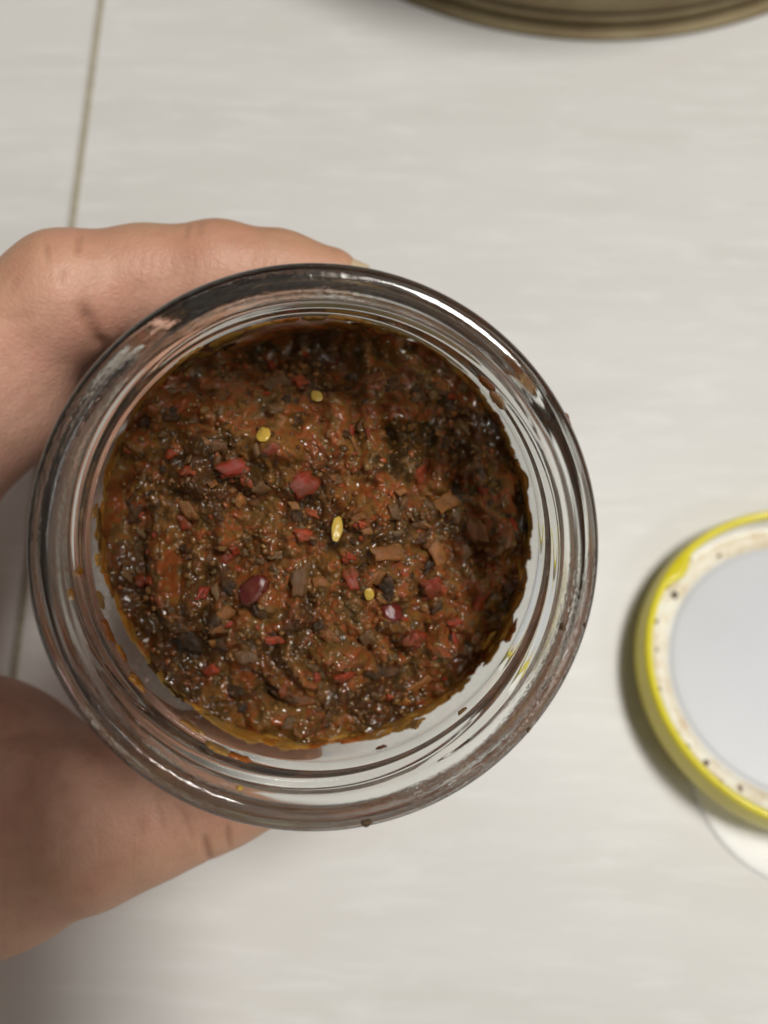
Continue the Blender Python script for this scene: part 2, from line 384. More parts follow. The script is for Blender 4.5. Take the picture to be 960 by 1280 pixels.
# sides and bottom follow the inside of the jar
last = 1 + (NR - 1) * NA
rings = [(33.42, -38), (33.57, -41), (33.57, -75), (33.34, -81.0), (31.6, -85.6)]
prev = last
for (r, z) in rings:
    s = len(V)
    for j in range(NA):
        a = 2 * math.pi * j / NA; V.append((r * math.cos(a) / 1000, r * math.sin(a) / 1000, (z + PZ) / 1000))
    for j in range(NA): F.append((prev + j, s + j, s + (j + 1) % NA, prev + (j + 1) % NA))
    prev = s
s = len(V); V.append((0, 0, (-86.4 + PZ) / 1000))
for j in range(NA): F.append((prev + j, s, prev + (j + 1) % NA))
pme = mesh('paste_body', V, F)
link('paste_body', pme, M_PASTE, paste)

def normal_at(x, y, e=0.5):
    dx = (height(x + e, y, False) - height(x - e, y, False)) / (2 * e); dy = (height(x, y + e, False) - height(x, y - e, False)) / (2 * e)
    return Vector((-dx, -dy, 1)).normalized()
# thousands of small chopped grains, one mesh
bmI = bmesh.new(); bmesh.ops.create_icosphere(bmI, subdivisions=2, radius=1.0)
iv = np.array([v.co[:] for v in bmI.verts]); bmI.faces.ensure_lookup_table(); jf = np.array([[v.index for v in f.verts] for f in bmI.faces]); bmI.free()
GV, GF = [], []; n0 = 0
for k in range(3600):
    r = 33.0 * math.sqrt(random.random()); a = random.random() * 2 * math.pi; x, y = r * math.cos(a), r * math.sin(a)
    if noise.noise(Vector((x / 5.0, y / 5.0, 11.0))) < -0.28: continue
    s = 0.18 + 0.62 * random.random() ** 2.2
    q = np.array(Matrix.Rotation(random.random() * 6.28, 3, Vector((random.random() - .5, random.random() - .5, random.random() - .5)).normalized()))
    sh = iv * (1 + RNG.uniform(-0.12, 0.12, (len(iv), 1))) * np.array([1.0, random.uniform(0.5, 1.0), random.uniform(0.4, 0.8)]) * s
    z = height(x, y) + random.uniform(-0.7, 0.0) * s
    GV.append((sh @ q.T + np.array([x, y, z + PZ])) / 1000); GF.append(jf + n0); n0 += len(iv)
o = link('chopped_grain', fast_mesh('chopped_grain', np.concatenate(GV), np.concatenate(GF)), M_GRAIN, paste)
tag(o, kind='stuff')

# pieces one can tell apart: chili, onion, seeds
def pool(n, *a, **k): return [blob_mesh('piece', 11 + i * 1.37, *a, **k) for i in range(n)]
shapes = {'chili_piece': (pool(9, 0.42, 3, (1, 1, 0.5), True), M_RED), 'chili_skin': (pool(2, 0.2, 3, (1, 0.9, 0.6)), M_CHERRY), 'chili_flesh': (pool(9, 0.42, 3, (1, 1, 0.34), True), M_ORANGE),
          'onion_piece': (pool(9, 0.42, 3, (1, 1, 0.4), True), M_ONION), 'charred_piece': (pool(8, 0.65, 3, (1, 1, 0.6)), M_DARK), 'chili_seed': (pool(3, 0.12, 3, (1, 1, 0.42)), M_SEED)}
for nm, (ms, mt) in shapes.items():
    for m_ in ms:
        m_.materials.append(mt); m_.polygons.foreach_set('use_smooth', [True] * len(m_.polygons))
def piece(kind, x, y, sx, sy, rot, lift=0.25, tilt=0.35, rise=0.0):
    n_ = normal_at(x, y); n_ = (n_ + Vector((random.uniform(-tilt, tilt), random.uniform(-tilt, tilt), 0.4))).normalized()
    qx = Vector((math.cos(rot), math.sin(rot), 0)); qx = (qx - n_ * qx.dot(n_)).normalized(); qy = n_.cross(qx)
    th = 0.8 * min(sx, sy) + 0.1 * max(sx, sy)
    z = 0.45 * height(x, y, False) + 0.55 * height(x, y) + rise + lift * th
    M = Matrix.Translation((x / 1000, y / 1000, (z + PZ) / 1000)) @ Matrix((qx, qy, n_)).transposed().to_4x4() @ Matrix.Diagonal((sx / 1000, sy / 1000, th / 1000, 1))
    me = random.choice(shapes[kind][0])
    o = bpy.data.objects.new(kind, me); COL.objects.link(o); o.parent = paste; o.matrix_basis = M
    return o
def at_px(kind, px, py, w_, h_, rot=0.0, **k):          # w_, h_: width and height seen in the photograph
    x, y = jar_xy(px, py, -24.5); s = 125.0 / FPX / 2 * 0.80
    return piece(kind, x, y, w_ * s, h_ * s, rot, **k)
for (px, py, w_, h_, r) in ((228, 590, 26, 18, 0.1), (290, 585, 48, 30, 0.2), (378, 606, 48, 40, 0.5), (380, 669, 30, 24, 0.1), (530, 592, 44, 36, 0.4), (545, 738, 36, 44, 0.2), (440, 722, 24, 42, 0.3), (342, 804, 24, 20, 0.3),
                            (222, 655, 20, 30, 0.2), (520, 800, 32, 40, 0.8), (291, 690, 16, 20, 0), (160, 738, 26, 22, 0.4), (440, 536, 16, 22, 0), (452, 655, 14, 14, 0), (430, 850, 30, 24, 0.5), (255, 855, 34, 20, 0.4), (610, 760, 30, 60, -0.4), (375, 470, 26, 30, 0.3), (250, 745, 26, 20, 1)):
    at_px('chili_piece', px, py, w_, h_, r, lift=0.2)
for (px, py, w_, h_, r) in ((316, 738, 54, 44, 0.9), (490, 766, 34, 44, 0.5)): at_px('chili_skin', px, py, w_, h_, r, lift=-0.12, tilt=0.3)
for (px, py, w_, h_, r) in ((368, 633, 18, 15, 0), (550, 692, 26, 54, 0.35), (485, 690, 62, 26, 0.05), (602, 666, 26, 36, 0.3), (445, 556, 10, 36, 0.4), (560, 630, 40, 30, 0.5), (298, 628, 22, 22, 0.4), (230, 640, 20, 34, 0.5), (382, 890, 50, 22, 0.2), (470, 720, 30, 24, 1), (280, 770, 30, 24, 0.5), (412, 800, 26, 30, 0.6), (535, 870, 60, 16, 0.5), (470, 470, 34, 24, 0.3)):
    at_px('chili_flesh', px, py, w_, h_, r, lift=0.35)
for (px, py, w_, h_, r) in ((375, 728, 28, 50, -0.1), (528, 657, 28, 20, 0.5), (541, 634, 14, 30, 0.9), (492, 640, 20, 26, 0), (340, 470, 44, 26, 0.3), (235, 520, 26, 20, 0.2), (420, 600, 24, 20, 0.2), (345, 695, 30, 14, 0.1), (325, 610, 26, 26, 0.5), (395, 845, 34, 40, 0.2), (460, 800, 26, 34, 0.4), (305, 830, 30, 30, 0.5)):
    at_px('onion_piece', px, py, w_, h_, r, lift=0.25)
for (px, py, w_, h_, r) in ((352, 882, 44, 32, 0.2), (222, 815, 44, 46, 0.2), (482, 852, 54, 28, 0.1), (485, 735, 26, 32, 0.3), (205, 515, 34, 18, 0.1), (445, 460, 24, 34, 0.2), (150, 640, 24, 50, 0.1), (400, 785, 22, 18, 0.4), (290, 880, 26, 22, 0.4), (370, 520, 22, 30, 0.2), (270, 815, 26, 22, 0.2)):
    at_px('charred_piece', px, py, w_, h_, r, lift=0.1)
for (px, py, w_, h_, r) in ((330, 544, 24, 30, -0.25), (396, 491, 18, 25, 0.3), (421, 661, 19, 40, -0.3), (461, 742, 17, 21, -0.2)):
    at_px('chili_seed', px, py, w_, h_, r, lift=0.7, tilt=0.12, rise=0.55)
kinds = ['chili_piece'] * 4 + ['chili_flesh'] * 5 + ['onion_piece'] * 6 + ['charred_piece'] * 4
for k in range(280):
    r = 32.0 * math.sqrt(random.random()); a = random.random() * 2 * math.pi
    s = 0.40 + 0.7 * random.random() ** 1.8
    piece(random.choice(kinds), r * math.cos(a), r * math.sin(a), s * random.uniform(0.8, 1.5), s * random.uniform(0.6, 1.0), random.random() * 3.14, lift=random.uniform(0.1, 0.6), tilt=0.6)

# oil and paste smeared on the inside of the glass
def inner_r(z):
    pts = [(33.5, -50), (33.5, -30), (33.2, -23.5), (31.9, -19.0), (30.6, -15.5), (30.2, -12.0), (30.2, -8.0), (30.3, -4.0)]
    for (r0, z0), (r1, z1) in zip(pts[:-1], pts[1:]):
        if z0 <= z <= z1: return r0 + (r1 - r0) * (z - z0) / (z1 - z0)
    return 30.2
def smear(a0, z0, w_, h_, mat, seed, name='oil_smear', th=0.28):
    """an uneven patch of film on the wall: a0 angle (rad), w_ arc width, h_ height, in mm"""
    n = 26; v, f = [], []
    rings_ = [(1.0, 0.03), (0.86, 0.7), (0.5, 1.0), (0.0, 1.0)]
    for (k, t) in rings_[:-1]:
        for i in range(n):
            p = 2 * math.pi * i / n
            q = 1 + 0.55 * noise.noise(Vector((math.cos(p) * 1.6, math.sin(p) * 1.6, seed))) + 0.35 * noise.noise(Vector((math.cos(p) * 4, math.sin(p) * 4, seed + 9)))
            z = z0 + math.sin(p) * h_ / 2 * k * q; ri = inner_r(z) + 0.04; aa = a0 + math.cos(p) * w_ / 2 * k * q / 31
            rr = ri - th * t * (1 + 0.4 * noise.noise(Vector((p * 2, k * 3, seed))))
            v.append((rr * math.cos(aa) / 1000, rr * math.sin(aa) / 1000, (z + PZ) / 1000))
    ri = inner_r(z0) + 0.04; v.append(((ri - th) * math.cos(a0) / 1000, (ri - th) * math.sin(a0) / 1000, (z0 + PZ) / 1000)); c = len(v) - 1
    for k in range(2):
        for i in range(n): f.append((k * n + i, k * n + (i + 1) % n, (k + 1) * n + (i + 1) % n, (k + 1) * n + i))
    for i in range(n): f.append((2 * n + i, 2 * n + (i + 1) % n, c))
    o = link(name, mesh(name, v, f), mat, paste)
    return o
D = math.radians
def wall_hit(px, py):            # where a line of sight meets the inside wall of the jar -> angle, z (mm)
    for k in range(400):
        z = -3.0 - k * 0.08; x, y = jar_xy(px, py, z)
        if math.hypot(x, y) >= inner_r(z) and k == 0: continue
        if math.hypot(x, y) >= inner_r(z): return math.atan2(y, x), z
    x, y = jar_xy(px, py, -14); return math.atan2(y, x), -14.0
spots = [(280, 424, 4.6, 3.0, 0), (330, 405, 4.0, 1.6, 0), (356, 400, 3.0, 1.6, 0), (393, 397, 2.6, 2.4, 1), (436, 405, 4.6, 2.2, 0), (240, 450, 4.0, 1.6, 0), (205, 475, 3.2, 1.6, 0), (180, 505, 3.0, 2.2, 0),
         (608, 478, 1.8, 3.4, 0), (622, 500, 2.2, 3.0, 1), (628, 540, 1.4, 2.6, 0), (640, 565, 1.2, 2.6, 0), (648, 580, 1.0, 1.8, 0), (590, 475, 2.4, 3.2, 0),
         (125, 750, 1.8, 3.4, 1), (122, 700, 1.4, 3.0, 0), (135, 790, 2.8, 2.8, 0), (150, 815, 2.6, 2.2, 0), (170, 852, 2.4, 2.4, 0), (98, 715, 1.0, 2.6, 0), (78, 745, 1.0, 1.6, 0), (118, 640, 1.4, 3.0, 1),
         (272, 937, 2.6, 1.8, 1), (300, 948, 3.0, 1.2, 0), (240, 910, 3.0, 1.8, 1), (520, 905, 2.0, 3.4, 1), (510, 898, 3.4, 2.6, 0), (575, 860, 3.6, 2.4, 0), (545, 880, 4.0, 2.6, 0), (615, 820, 3.4, 2.0, 0), (655, 735, 0.8, 1.6, 0), (660, 690, 1.6, 4.0, 1), (640, 790, 2.4, 2.2, 0), (480, 915, 3.4, 2.0, 0), (440, 925, 4.0, 1.6, 0)]
for i, (px, py, w_, h_, k) in enumerate(spots):
    a, z = wall_hit(px, py); smear(a, z, w_ * 1.35, h_ * 1.35, (M_OIL, M_FILM)[k], i * 3.7, th=0.4)
for i in range(46):                                   # ragged edge of the paste along the glass
    a = i / 46 * 2 * math.pi + random.uniform(-0.05, 0.05); x, y = 33.4 * math.cos(a), 33.4 * math.sin(a)
    z = height(x, y, False)
    smear(a, z + random.uniform(0.0, 0.9), random.uniform(2.5, 6.0), random.uniform(1.5, 3.6), random.choice((M_OIL, M_ORANGE, M_PASTE)), 100 + i * 2.1, th=0.35)
for i in range(34):
    a = math.radians(-115 + i * 4.6 + random.uniform(-2, 2)); x, y = 33.4 * math.cos(a), 33.4 * math.sin(a); z = height(x, y, False)
    smear(a, z + random.uniform(0.6, 2.0), random.uniform(2.5, 5.5), random.uniform(2.0, 4.6), random.choice((M_OIL, M_OIL, M_FILM)), 300 + i * 2.7, th=0.3)
def film(a0, a1, seed, hmin, hmax, mat, n=150):
    v, f = [], []; K = 7
    for i in range(n + 1):
        a = a0 + (a1 - a0) * i / n; x, y = 33.4 * math.cos(a), 33.4 * math.sin(a)
        zb = height(x, y, False) - 1.5
        k = 0.5 + 0.9 * noise.noise(Vector((a * 3.1, seed, 0))) + 0.6 * noise.noise(Vector((a * 9.0, seed, 5))) + 0.4 * noise.noise(Vector((a * 24.0, seed, 9)))
        k *= min(1, i / 14, (n - i) / 14)
        zt = zb + 1.5 + hmin + (hmax - hmin) * max(0.0, k)
        for side in (0, 1):
            for j in range(K + 1):
                t = j / K; z = zb + (zt - zb) * t; ri = inner_r(z) - 0.02
                th = 0.0 if side == 0 else 0.02 + 0.42 * (1 - t ** 3) * (0.7 + 0.5 * noise.noise(Vector((a * 14, z * 0.8, seed))))
                rr = ri - th; v.append((rr * math.cos(a) / 1000, rr * math.sin(a) / 1000, (z + PZ) / 1000))
    w_ = 2 * (K + 1)
    for i in range(n):
        p = i * w_; q = p + w_
        for j in range(K):
            f.append((p + j, q + j, q + j + 1, p + j + 1)); f.append((p + K + 1 + j, p + K + 2 + j, q + K + 2 + j, q + K + 1 + j))
        f.append((p + K, q + K, q + w_ - 1, p + w_ - 1)); f.append((p, p + K + 1, q + K + 1, q))
    for p in (0, n * w_):
        for j in range(K): f.append((p + j, p + j + 1, p + K + 2 + j, p + K + 1 + j))
    me = mesh('oil_film', v, f); bm = bmesh.new(); bm.from_mesh(me); bmesh.ops.recalc_face_normals(bm, faces=bm.faces); bm.to_mesh(me); bm.free()
    return link('oil_film', me, mat, paste)
film(math.radians(-128), math.radians(62), 3.3, 0.8, 5.0, M_FILM)
film(math.radians(150), math.radians(236), 8.1, 0.4, 3.6, M_FILM)
film(math.radians(66), math.radians(148), 5.2, 1.0, 5.0, M_FILM)
a, z = wall_hit(478, 935); smear(a, z, 1.5, 0.9, M_RED, 77.7, name='chili_flake', th=0.4)
a, z = wall_hit(578, 890); smear(a, z, 1.4, 1.0, M_ONION, 71.7, name='onion_flake', th=0.4)

# ------------------------------------------------------------------ hand
def smin(a, b, k):
    h = np.clip(0.5 + 0.5 * (b - a) / k, 0, 1)
    return b + (a - b) * h - k * h * (1 - h)
VS = 0.8
lo = np.array([-150.0, -150.0, -205.0]); hi = np.array([6.0, 62.0, -112.0])
nx, ny, nz = [int(v) for v in np.ceil((hi - lo) / VS)]
gx = (lo[0] + VS * np.arange(nx, dtype=np.float32))[:, None, None]; gy = (lo[1] + VS * np.arange(ny, dtype=np.float32))[None, :, None]; gz = (lo[2] + VS * np.arange(nz, dtype=np.float32))[None, None, :]
def cone(a, ra, b, rb):
    a = np.float32(a); d = np.float32(b) - a; L = float(d @ d)
    px_, py_, pz_ = gx - a[0], gy - a[1], gz - a[2]
    h = np.clip((px_ * d[0] + py_ * d[1] + pz_ * d[2]) / L, 0, 1)
    return np.sqrt((px_ - h * d[0]) ** 2 + (py_ - h * d[1]) ** 2 + (pz_ - h * d[2]) ** 2) - (ra + (rb - ra) * h)
def chain(pts, k=3.0):
    f = None
    for (p, q) in zip(pts[:-1], pts[1:]):
        c = cone(C(*p[:3]), p[3], C(*q[:3]), q[3]); f = c if f is None else smin(f, c, k)
    return f
def ball(px, py, d, r): 
    c = np.float32(C(px, py, d)); return np.sqrt((gx - c[0]) ** 2 + (gy - c[1]) ** 2 + (gz - c[2]) ** 2) - r
index = chain([(-75, 515, 141, 12.8), (-5, 440, 139, 11.2), (84, 369, 137, 10.1), (180, 348, 139, 8.3), (275, 341, 140, 8.2), (350, 345, 140.5, 7.2), (412, 350, 141, 5.5)], 2.5)
middle = chain([(-85, 500, 160, 12.0), (85, 400, 157, 9.6), (180, 385, 157, 8.8), (275, 372, 157, 8.3), (400, 367, 157, 6.2)], 2.5)
ring = chain([(-85, 490, 174, 11.5), (110, 430, 173, 9.0), (200, 410, 173, 8.3), (285, 400, 173, 7.8), (390, 390, 173, 5.9)], 2.5)
pinky = chain([(-70, 500, 184, 10.0), (140, 462, 186, 7.9), (220, 430, 186, 7.3), (300, 415, 186, 6.8), (380, 408, 186, 5.3)], 2.5)
thumb = chain([(-150, 1085, 155, 24.0), (0, 1045, 148, 19.0), (110, 1022, 143, 14.6), (190, 1003, 143, 12.0), (265, 983, 143, 10.2), (345, 966, 146, 8.3)], 4.0)
palm = chain([(-75, 515, 141, 12.8), (-232, 1000, 160, 17.0)])
for (a_, b_) in (((-85, 500, 160, 12.0), (-252, 1000, 168, 15.0)), ((-85, 490, 174, 11.5), (-258, 1005, 175, 13.0)), ((-70, 500, 184, 10.0), (-250, 1015, 178, 12.0))):
    palm = smin(palm, chain([a_, b_]), 7.0)
palm = smin(palm, chain([(-240, 1060, 166, 22.0), (-330, 1210, 163, 23.5)]), 10.0)
palm = smin(palm, chain([(-300, 1120, 160, 22.0), (-560, 1560, 140, 27.0)]), 10.0)
palm = smin(palm, ball(-10, 498, 142, 12.3), 8.0)
palm = smin(palm, ball(-45, 992, 150, 21.5), 10.0)
fing = index
for f_ in (middle, ring, pinky): fing = smin(fing, f_, 1.2)
S = smin(smin(palm, thumb, 9.0), fing, 7.0)
del fing, palm, thumb, index, middle, ring, pinky
S[0] = S[-1] = 5; S[:, 0] = S[:, -1] = 5; S[:, :, 0] = S[:, :, -1] = 5          # close the surface at the grid's edge
def surface_nets(S):
    ins = S < 0
    cnt = np.zeros(tuple(n - 1 for n in S.shape), np.float32); acc = np.zeros(cnt.shape + (3,), np.float32)
    sl = (slice(0, -1), slice(1, None))
    for ax in range(3):
        o1, o2 = [a for a in range(3) if a != ax]
        for d1 in (0, 1):
            for d2 in (0, 1):
                A = [None] * 3; B = [None] * 3
                A[ax], B[ax] = sl[0], sl[1]; A[o1] = B[o1] = sl[d1]; A[o2] = B[o2] = sl[d2]
                sa, sb = S[tuple(A)], S[tuple(B)]; cr = (sa < 0) != (sb < 0)
                t = sa[cr] / (sa[cr] - sb[cr]); cnt[cr] += 1
                off = np.zeros((len(t), 3), np.float32); off[:, ax] = t; off[:, o1] = d1; off[:, o2] = d2
                acc[cr] += off
    act = cnt > 0; idx = np.full(cnt.shape, -1, np.int64); idx[act] = np.arange(act.sum())
    cell = np.argwhere(act); v = (cell + acc[act] / cnt[act][:, None]) * VS + lo
    quads = []
    for ax in range(3):
        o1, o2 = [(1, 2), (2, 0), (0, 1)][ax]
        A = [slice(None)] * 3; B = [slice(None)] * 3; A[ax], B[ax] = sl
        ed = np.argwhere(ins[tuple(A)] != ins[tuple(B)])
        ed = ed[(ed[:, o1] > 0) & (ed[:, o2] > 0) & (ed[:, o1] < S.shape[o1] - 1) & (ed[:, o2] < S.shape[o2] - 1)]
        def g(s1, s2):
            e = ed.copy(); e[:, o1] -= s1; e[:, o2] -= s2; return idx[e[:, 0], e[:, 1], e[:, 2]]
        q = np.stack([g(1, 1), g(0, 1), g(0, 0), g(1, 0)], 1)
        flip = ~ins[ed[:, 0], ed[:, 1], ed[:, 2]]; q[flip] = q[flip][:, ::-1]
        quads.append(q)
    return v, np.concatenate(quads)
hv, hq = surface_nets(S); del S
tmp = bpy.data.objects.new('tmp', fast_mesh('tmp', hv, hq)); COL.objects.link(tmp)
md = tmp.modifiers.new('smooth', 'SMOOTH'); md.factor = 0.5; md.iterations = 6
md = tmp.modifiers.new('sub', 'SUBSURF'); md.levels = 1; md.render_levels = 1
hand_me = bpy.data.meshes.new_from_object(tmp.evaluated_get(bpy.context.evaluated_depsgraph_get()))
bpy.data.objects.remove(tmp)
n = len(hand_me.vertices); hv = np.empty(n * 3, np.float32); hand_me.vertices.foreach_get('co', hv); hv = hv.reshape(-1, 3).astype(float)
hn = np.empty(n * 3, np.float32); hand_me.vertices.foreach_get('normal', hn); hn = hn.reshape(-1, 3).astype(float)
ppx = hv[:, 0] / -hv[:, 2] * FPX + 480; ppy = 640 - hv[:, 1] / -hv[:, 2] * FPX
view = -hv / np.linalg.norm(hv, axis=1)[:, None]; facing = (hn * view).sum(1)
# keep the skin out of the glass: press it flat against the jar
cj = np.array(JC.to_3x3()); lipc = np.array(LIP) * 1000
rel = hv - lipc; along = rel @ cj[:, 2]; radv = rel - along[:, None] * cj[:, 2]; rad = np.linalg.norm(radv, axis=1)
push = (rad < 36.75) & (along < -20) & (along > -100)
hv[push] += radv[push] / rad[push][:, None] * (36.75 - rad[push])[:, None]
near = np.where(along > -20, 36.0, 36.75)
# creases: where the skin folds
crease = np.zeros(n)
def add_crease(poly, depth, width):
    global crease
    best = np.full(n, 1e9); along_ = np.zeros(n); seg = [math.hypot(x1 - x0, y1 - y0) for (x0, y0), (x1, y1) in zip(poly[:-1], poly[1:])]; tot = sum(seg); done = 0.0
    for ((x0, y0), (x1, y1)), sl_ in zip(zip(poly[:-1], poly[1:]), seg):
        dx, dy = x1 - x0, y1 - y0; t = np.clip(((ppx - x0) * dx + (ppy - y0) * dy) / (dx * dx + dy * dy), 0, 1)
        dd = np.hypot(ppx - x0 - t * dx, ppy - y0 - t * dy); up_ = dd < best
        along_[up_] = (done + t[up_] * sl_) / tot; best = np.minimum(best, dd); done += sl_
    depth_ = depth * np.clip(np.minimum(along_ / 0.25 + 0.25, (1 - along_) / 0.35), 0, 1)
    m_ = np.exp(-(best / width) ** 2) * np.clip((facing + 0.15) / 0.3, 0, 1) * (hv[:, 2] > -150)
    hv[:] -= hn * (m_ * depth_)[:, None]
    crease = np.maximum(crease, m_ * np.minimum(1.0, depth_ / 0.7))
add_crease([(136, 440), (122, 425), (110, 398), (100, 372)], 0.9, 9); add_crease([(100, 290), (96, 322)], 0.5, 4); add_crease([(55, 300), (60, 332)], 0.35, 4); add_crease([(78, 336), (74, 360)], 0.25, 4)
add_crease([(20, 345), (10, 372)], 0.15, 5); add_crease([(262, 1078), (257, 1058), (254, 1040)], 0.8, 4.5); add_crease([(287, 1062), (285, 1040), (284, 1024)], 0.6, 4.0); add_crease([(240, 1050), (230, 1025), (224, 1005)], 0.25, 5); add_crease([(204, 1040), (196, 1010), (192, 990)], 0.22, 5)
add_crease([(-20, 925), (40, 918), (100, 922), (150, 950)], 0.28, 9); add_crease([(30, 905), (80, 935)], 0.25, 5); add_crease([(-10, 520), (40, 478), (95, 440)], 0.05, 5); add_crease([(0, 545), (50, 500), (95, 468)], 0.04, 5); add_crease([(-10, 400), (60, 395)], 0.10, 5)
add_crease([(236, 276), (228, 304)], 0.28, 5); add_crease([(250, 274), (246, 300)], 0.22, 5)
for k in range(14):
    x0 = 175 + k * 14 + random.uniform(-3, 3); add_crease([(x0, 318), (x0 - 4, 350), (x0 - 14, 385)], 0.10, 3.2)
for k in range(10):
    x0, y0 = random.uniform(0, 210), random.uniform(960, 1090); add_crease([(x0, y0), (x0 + random.uniform(-10, 10), y0 + random.uniform(25, 45))], 0.07, 4.0)
wob = np.array([noise.noise(Vector(p) * 0.16) for p in hv[::1]]) if n < 400000 else 0
hv += hn * (np.asarray(wob) * 0.22)[:, None] if n < 400000 else 0
palm_side = np.clip(0.5 + 0.75 * -(hn * (radv / rad[:, None])).sum(1) + 0.12, 0, 1)
ho = np.array([C(-300, 1120, 160)])                                        # origin at the wrist
hand_me.vertices.foreach_set('co', ((hv - ho) / 1000).astype(np.float32).ravel())
for nm, arr in (('palm_side', palm_side), ('crease', crease)):
    at_ = hand_me.attributes.new(nm, 'FLOAT', 'POINT'); at_.data.foreach_set('value', arr.astype(np.float32))
hand_me.update()
HM = MC @ Matrix.Translation(Vector(ho[0]) / 1000)
hand = empty('hand', HM)
tag(hand, 'bare left hand gripping the jar with curled index finger and thumb', 'hand')
link('skin', hand_me, M_SKIN, hand)
# the nail of the index finger
p0, p1 = C(378, 302, 139.5), C(464, 327, 140.0); t_ = p1 - p0; L = np.linalg.norm(t_); t_ = t_ / L
up = np.array([0.10, 1.0, 0.30]); up -= t_ * (up @ t_); up /= np.linalg.norm(up); lat = np.cross(t_, up)
NU, NV = 18, 14; nv = []; nf = []; tipv = []
for layer in (0, 1):
    for i in range(NU + 1):
        s_ = i / NU
        wd = 4.7 * (1 - 0.10 * s_) * (1 - max(0, (s_ - 0.8) / 0.2) ** 2 * 0.30) * (0.80 + 0.2 * min(1, s_ / 0.2))
        for j in range(NV + 1):
            u = (j / NV * 2 - 1); ang_ = u * 1.05
            q = p0 + t_ * (s_ * L - 0.6 * u * u * (s_ > 0.6) * (s_ - 0.6) * 4) + lat * (math.sin(ang_) * wd) + up * ((math.cos(ang_) - 1) * wd * 0.95 + 0.20 - 0.9 * s_ * s_ - layer * 0.45)
            nv.append((q - ho[0]) / 1000); tipv.append(max(0.0, min(1.0, (s_ - 0.66) / 0.12)))
A = (NU + 1) * (NV + 1); w1 = NV + 1
for i in range(NU):
    for j in range(NV):
        k = i * w1 + j; nf.append((k, k + 1, k + w1 + 1, k + w1)); nf.append((A + k, A + k + w1, A + k + w1 + 1, A + k + 1))
for i in range(NU):
    for j in (0, NV):
        k = i * w1 + j; nf.append((k, k + w1, A + k + w1, A + k))
for j in range(NV):
    for i in (0, NU):
        k = i * w1 + j; nf.append((k, k + 1, A + k + 1, A + k))
nme = mesh('fingernail', nv, nf); at_ = nme.attributes.new('tip', 'FLOAT', 'POINT'); at_.data.foreach_set('value', tipv)
bm = bmesh.new(); bm.from_mesh(nme); bmesh.ops.recalc_face_normals(bm, faces=bm.faces); bm.to_mesh(nme); bm.free()
link('fingernail', nme, M_NAIL, hand)

# ------------------------------------------------------------------ yellow screw lid, upside down on the floor
disc_c = W_at_z(1003, 958, 0.0)  # guessed white disc, put in to give the bright crescent below the lid
disc = empty('white_disc', Matrix.Translation(disc_c))
tag(disc, 'guessed white cap lying under the edge of the yellow lid', 'disc')
link('disc_body', lathe('disc_body', smooth_prof([(0.02, 5.4), (9, 5.2), (13, 3.2), (17, 1.4), (24, 1.1), (27.4, 0.9), (28.0, -0.05)], 5) + [(25.4, -0.05), (14, 0.4), (0.02, 3.6)], 96), M_WHITE, disc)
lc = W_at_z(1018, 834, 0.0145)
tdir = Vector((0.55, -0.83, 0)).normalized()                          # this side is propped up by the added disc
axis = tdir.cross(Vector((0, 0, 1)))
ltilt = math.radians(10.0)
ML = Matrix.Translation((lc.x, lc.y, 0)) @ Matrix.Rotation(ltilt, 4, tdir.cross(Vector((0, 0, 1))) * -1 if False else axis)
# height so that the lowest point of the base just touches the floor
low = min((ML @ Vector((0.0375 * math.cos(a), 0.0375 * math.sin(a), 0))).z for a in np.linspace(0, 6.283, 90))
ML = Matrix.Translation((0, 0, -low + 0.0003)) @ ML
lid = empty('jar_lid', ML)
tag(lid, 'yellow metal screw lid lying upside down with its white inside up', 'lid')
lug_angles = [math.radians(140 + 120 * k) for k in range(3)]
def lugged(r, z, a):
    if z > 6.2 and r < 37.4:
        for la in lug_angles:
            d = abs((a - la + math.pi) % (2 * math.pi) - math.pi)
            if d < 0.19: return r - 2.2 * (0.5 + 0.5 * math.cos(d / 0.19 * math.pi)) * min(1.0, (z - 6.2) / 2.0)
    return r
shell = smooth_prof([(0.02, 0.0), (29, 0.0), (34.0, 0.05), (37.4, 0.6), (39.1, 1.8), (39.1, 4.0), (38.5, 7.4), (38.3, 8.4), (38.2, 9.3), (37.5, 10.0), (36.7, 9.8), (36.2, 9.0), (36.2, 8.0), (36.5, 7.2)], 5)
link('lid_shell', lathe('lid_shell', shell, 220, radial=lugged), M_YELLOW, lid)
link('lid_inside_wall', lathe('lid_inside_wall', smooth_prof([(36.45, 7.6), (36.5, 6.0), (36.5, 3.5), (36.0, 1.9), (35.2, 1.4)], 5), 160), M_WHITE, lid)
link('gasket', lathe('gasket', smooth_prof([(36.0, 1.5), (35.0, 1.9), (33.8, 2.4), (32.8, 2.3), (31.6, 1.7), (30.9, 1.1)], 5), 160), M_GASKET, lid)
link('liner_panel', lathe('liner_panel', smooth_prof([(31.8, 1.2), (30.4, 1.3), (29.8, 1.6), (26, 1.75), (12, 1.85), (0.02, 1.85)], 5), 128), M_LINER, lid)
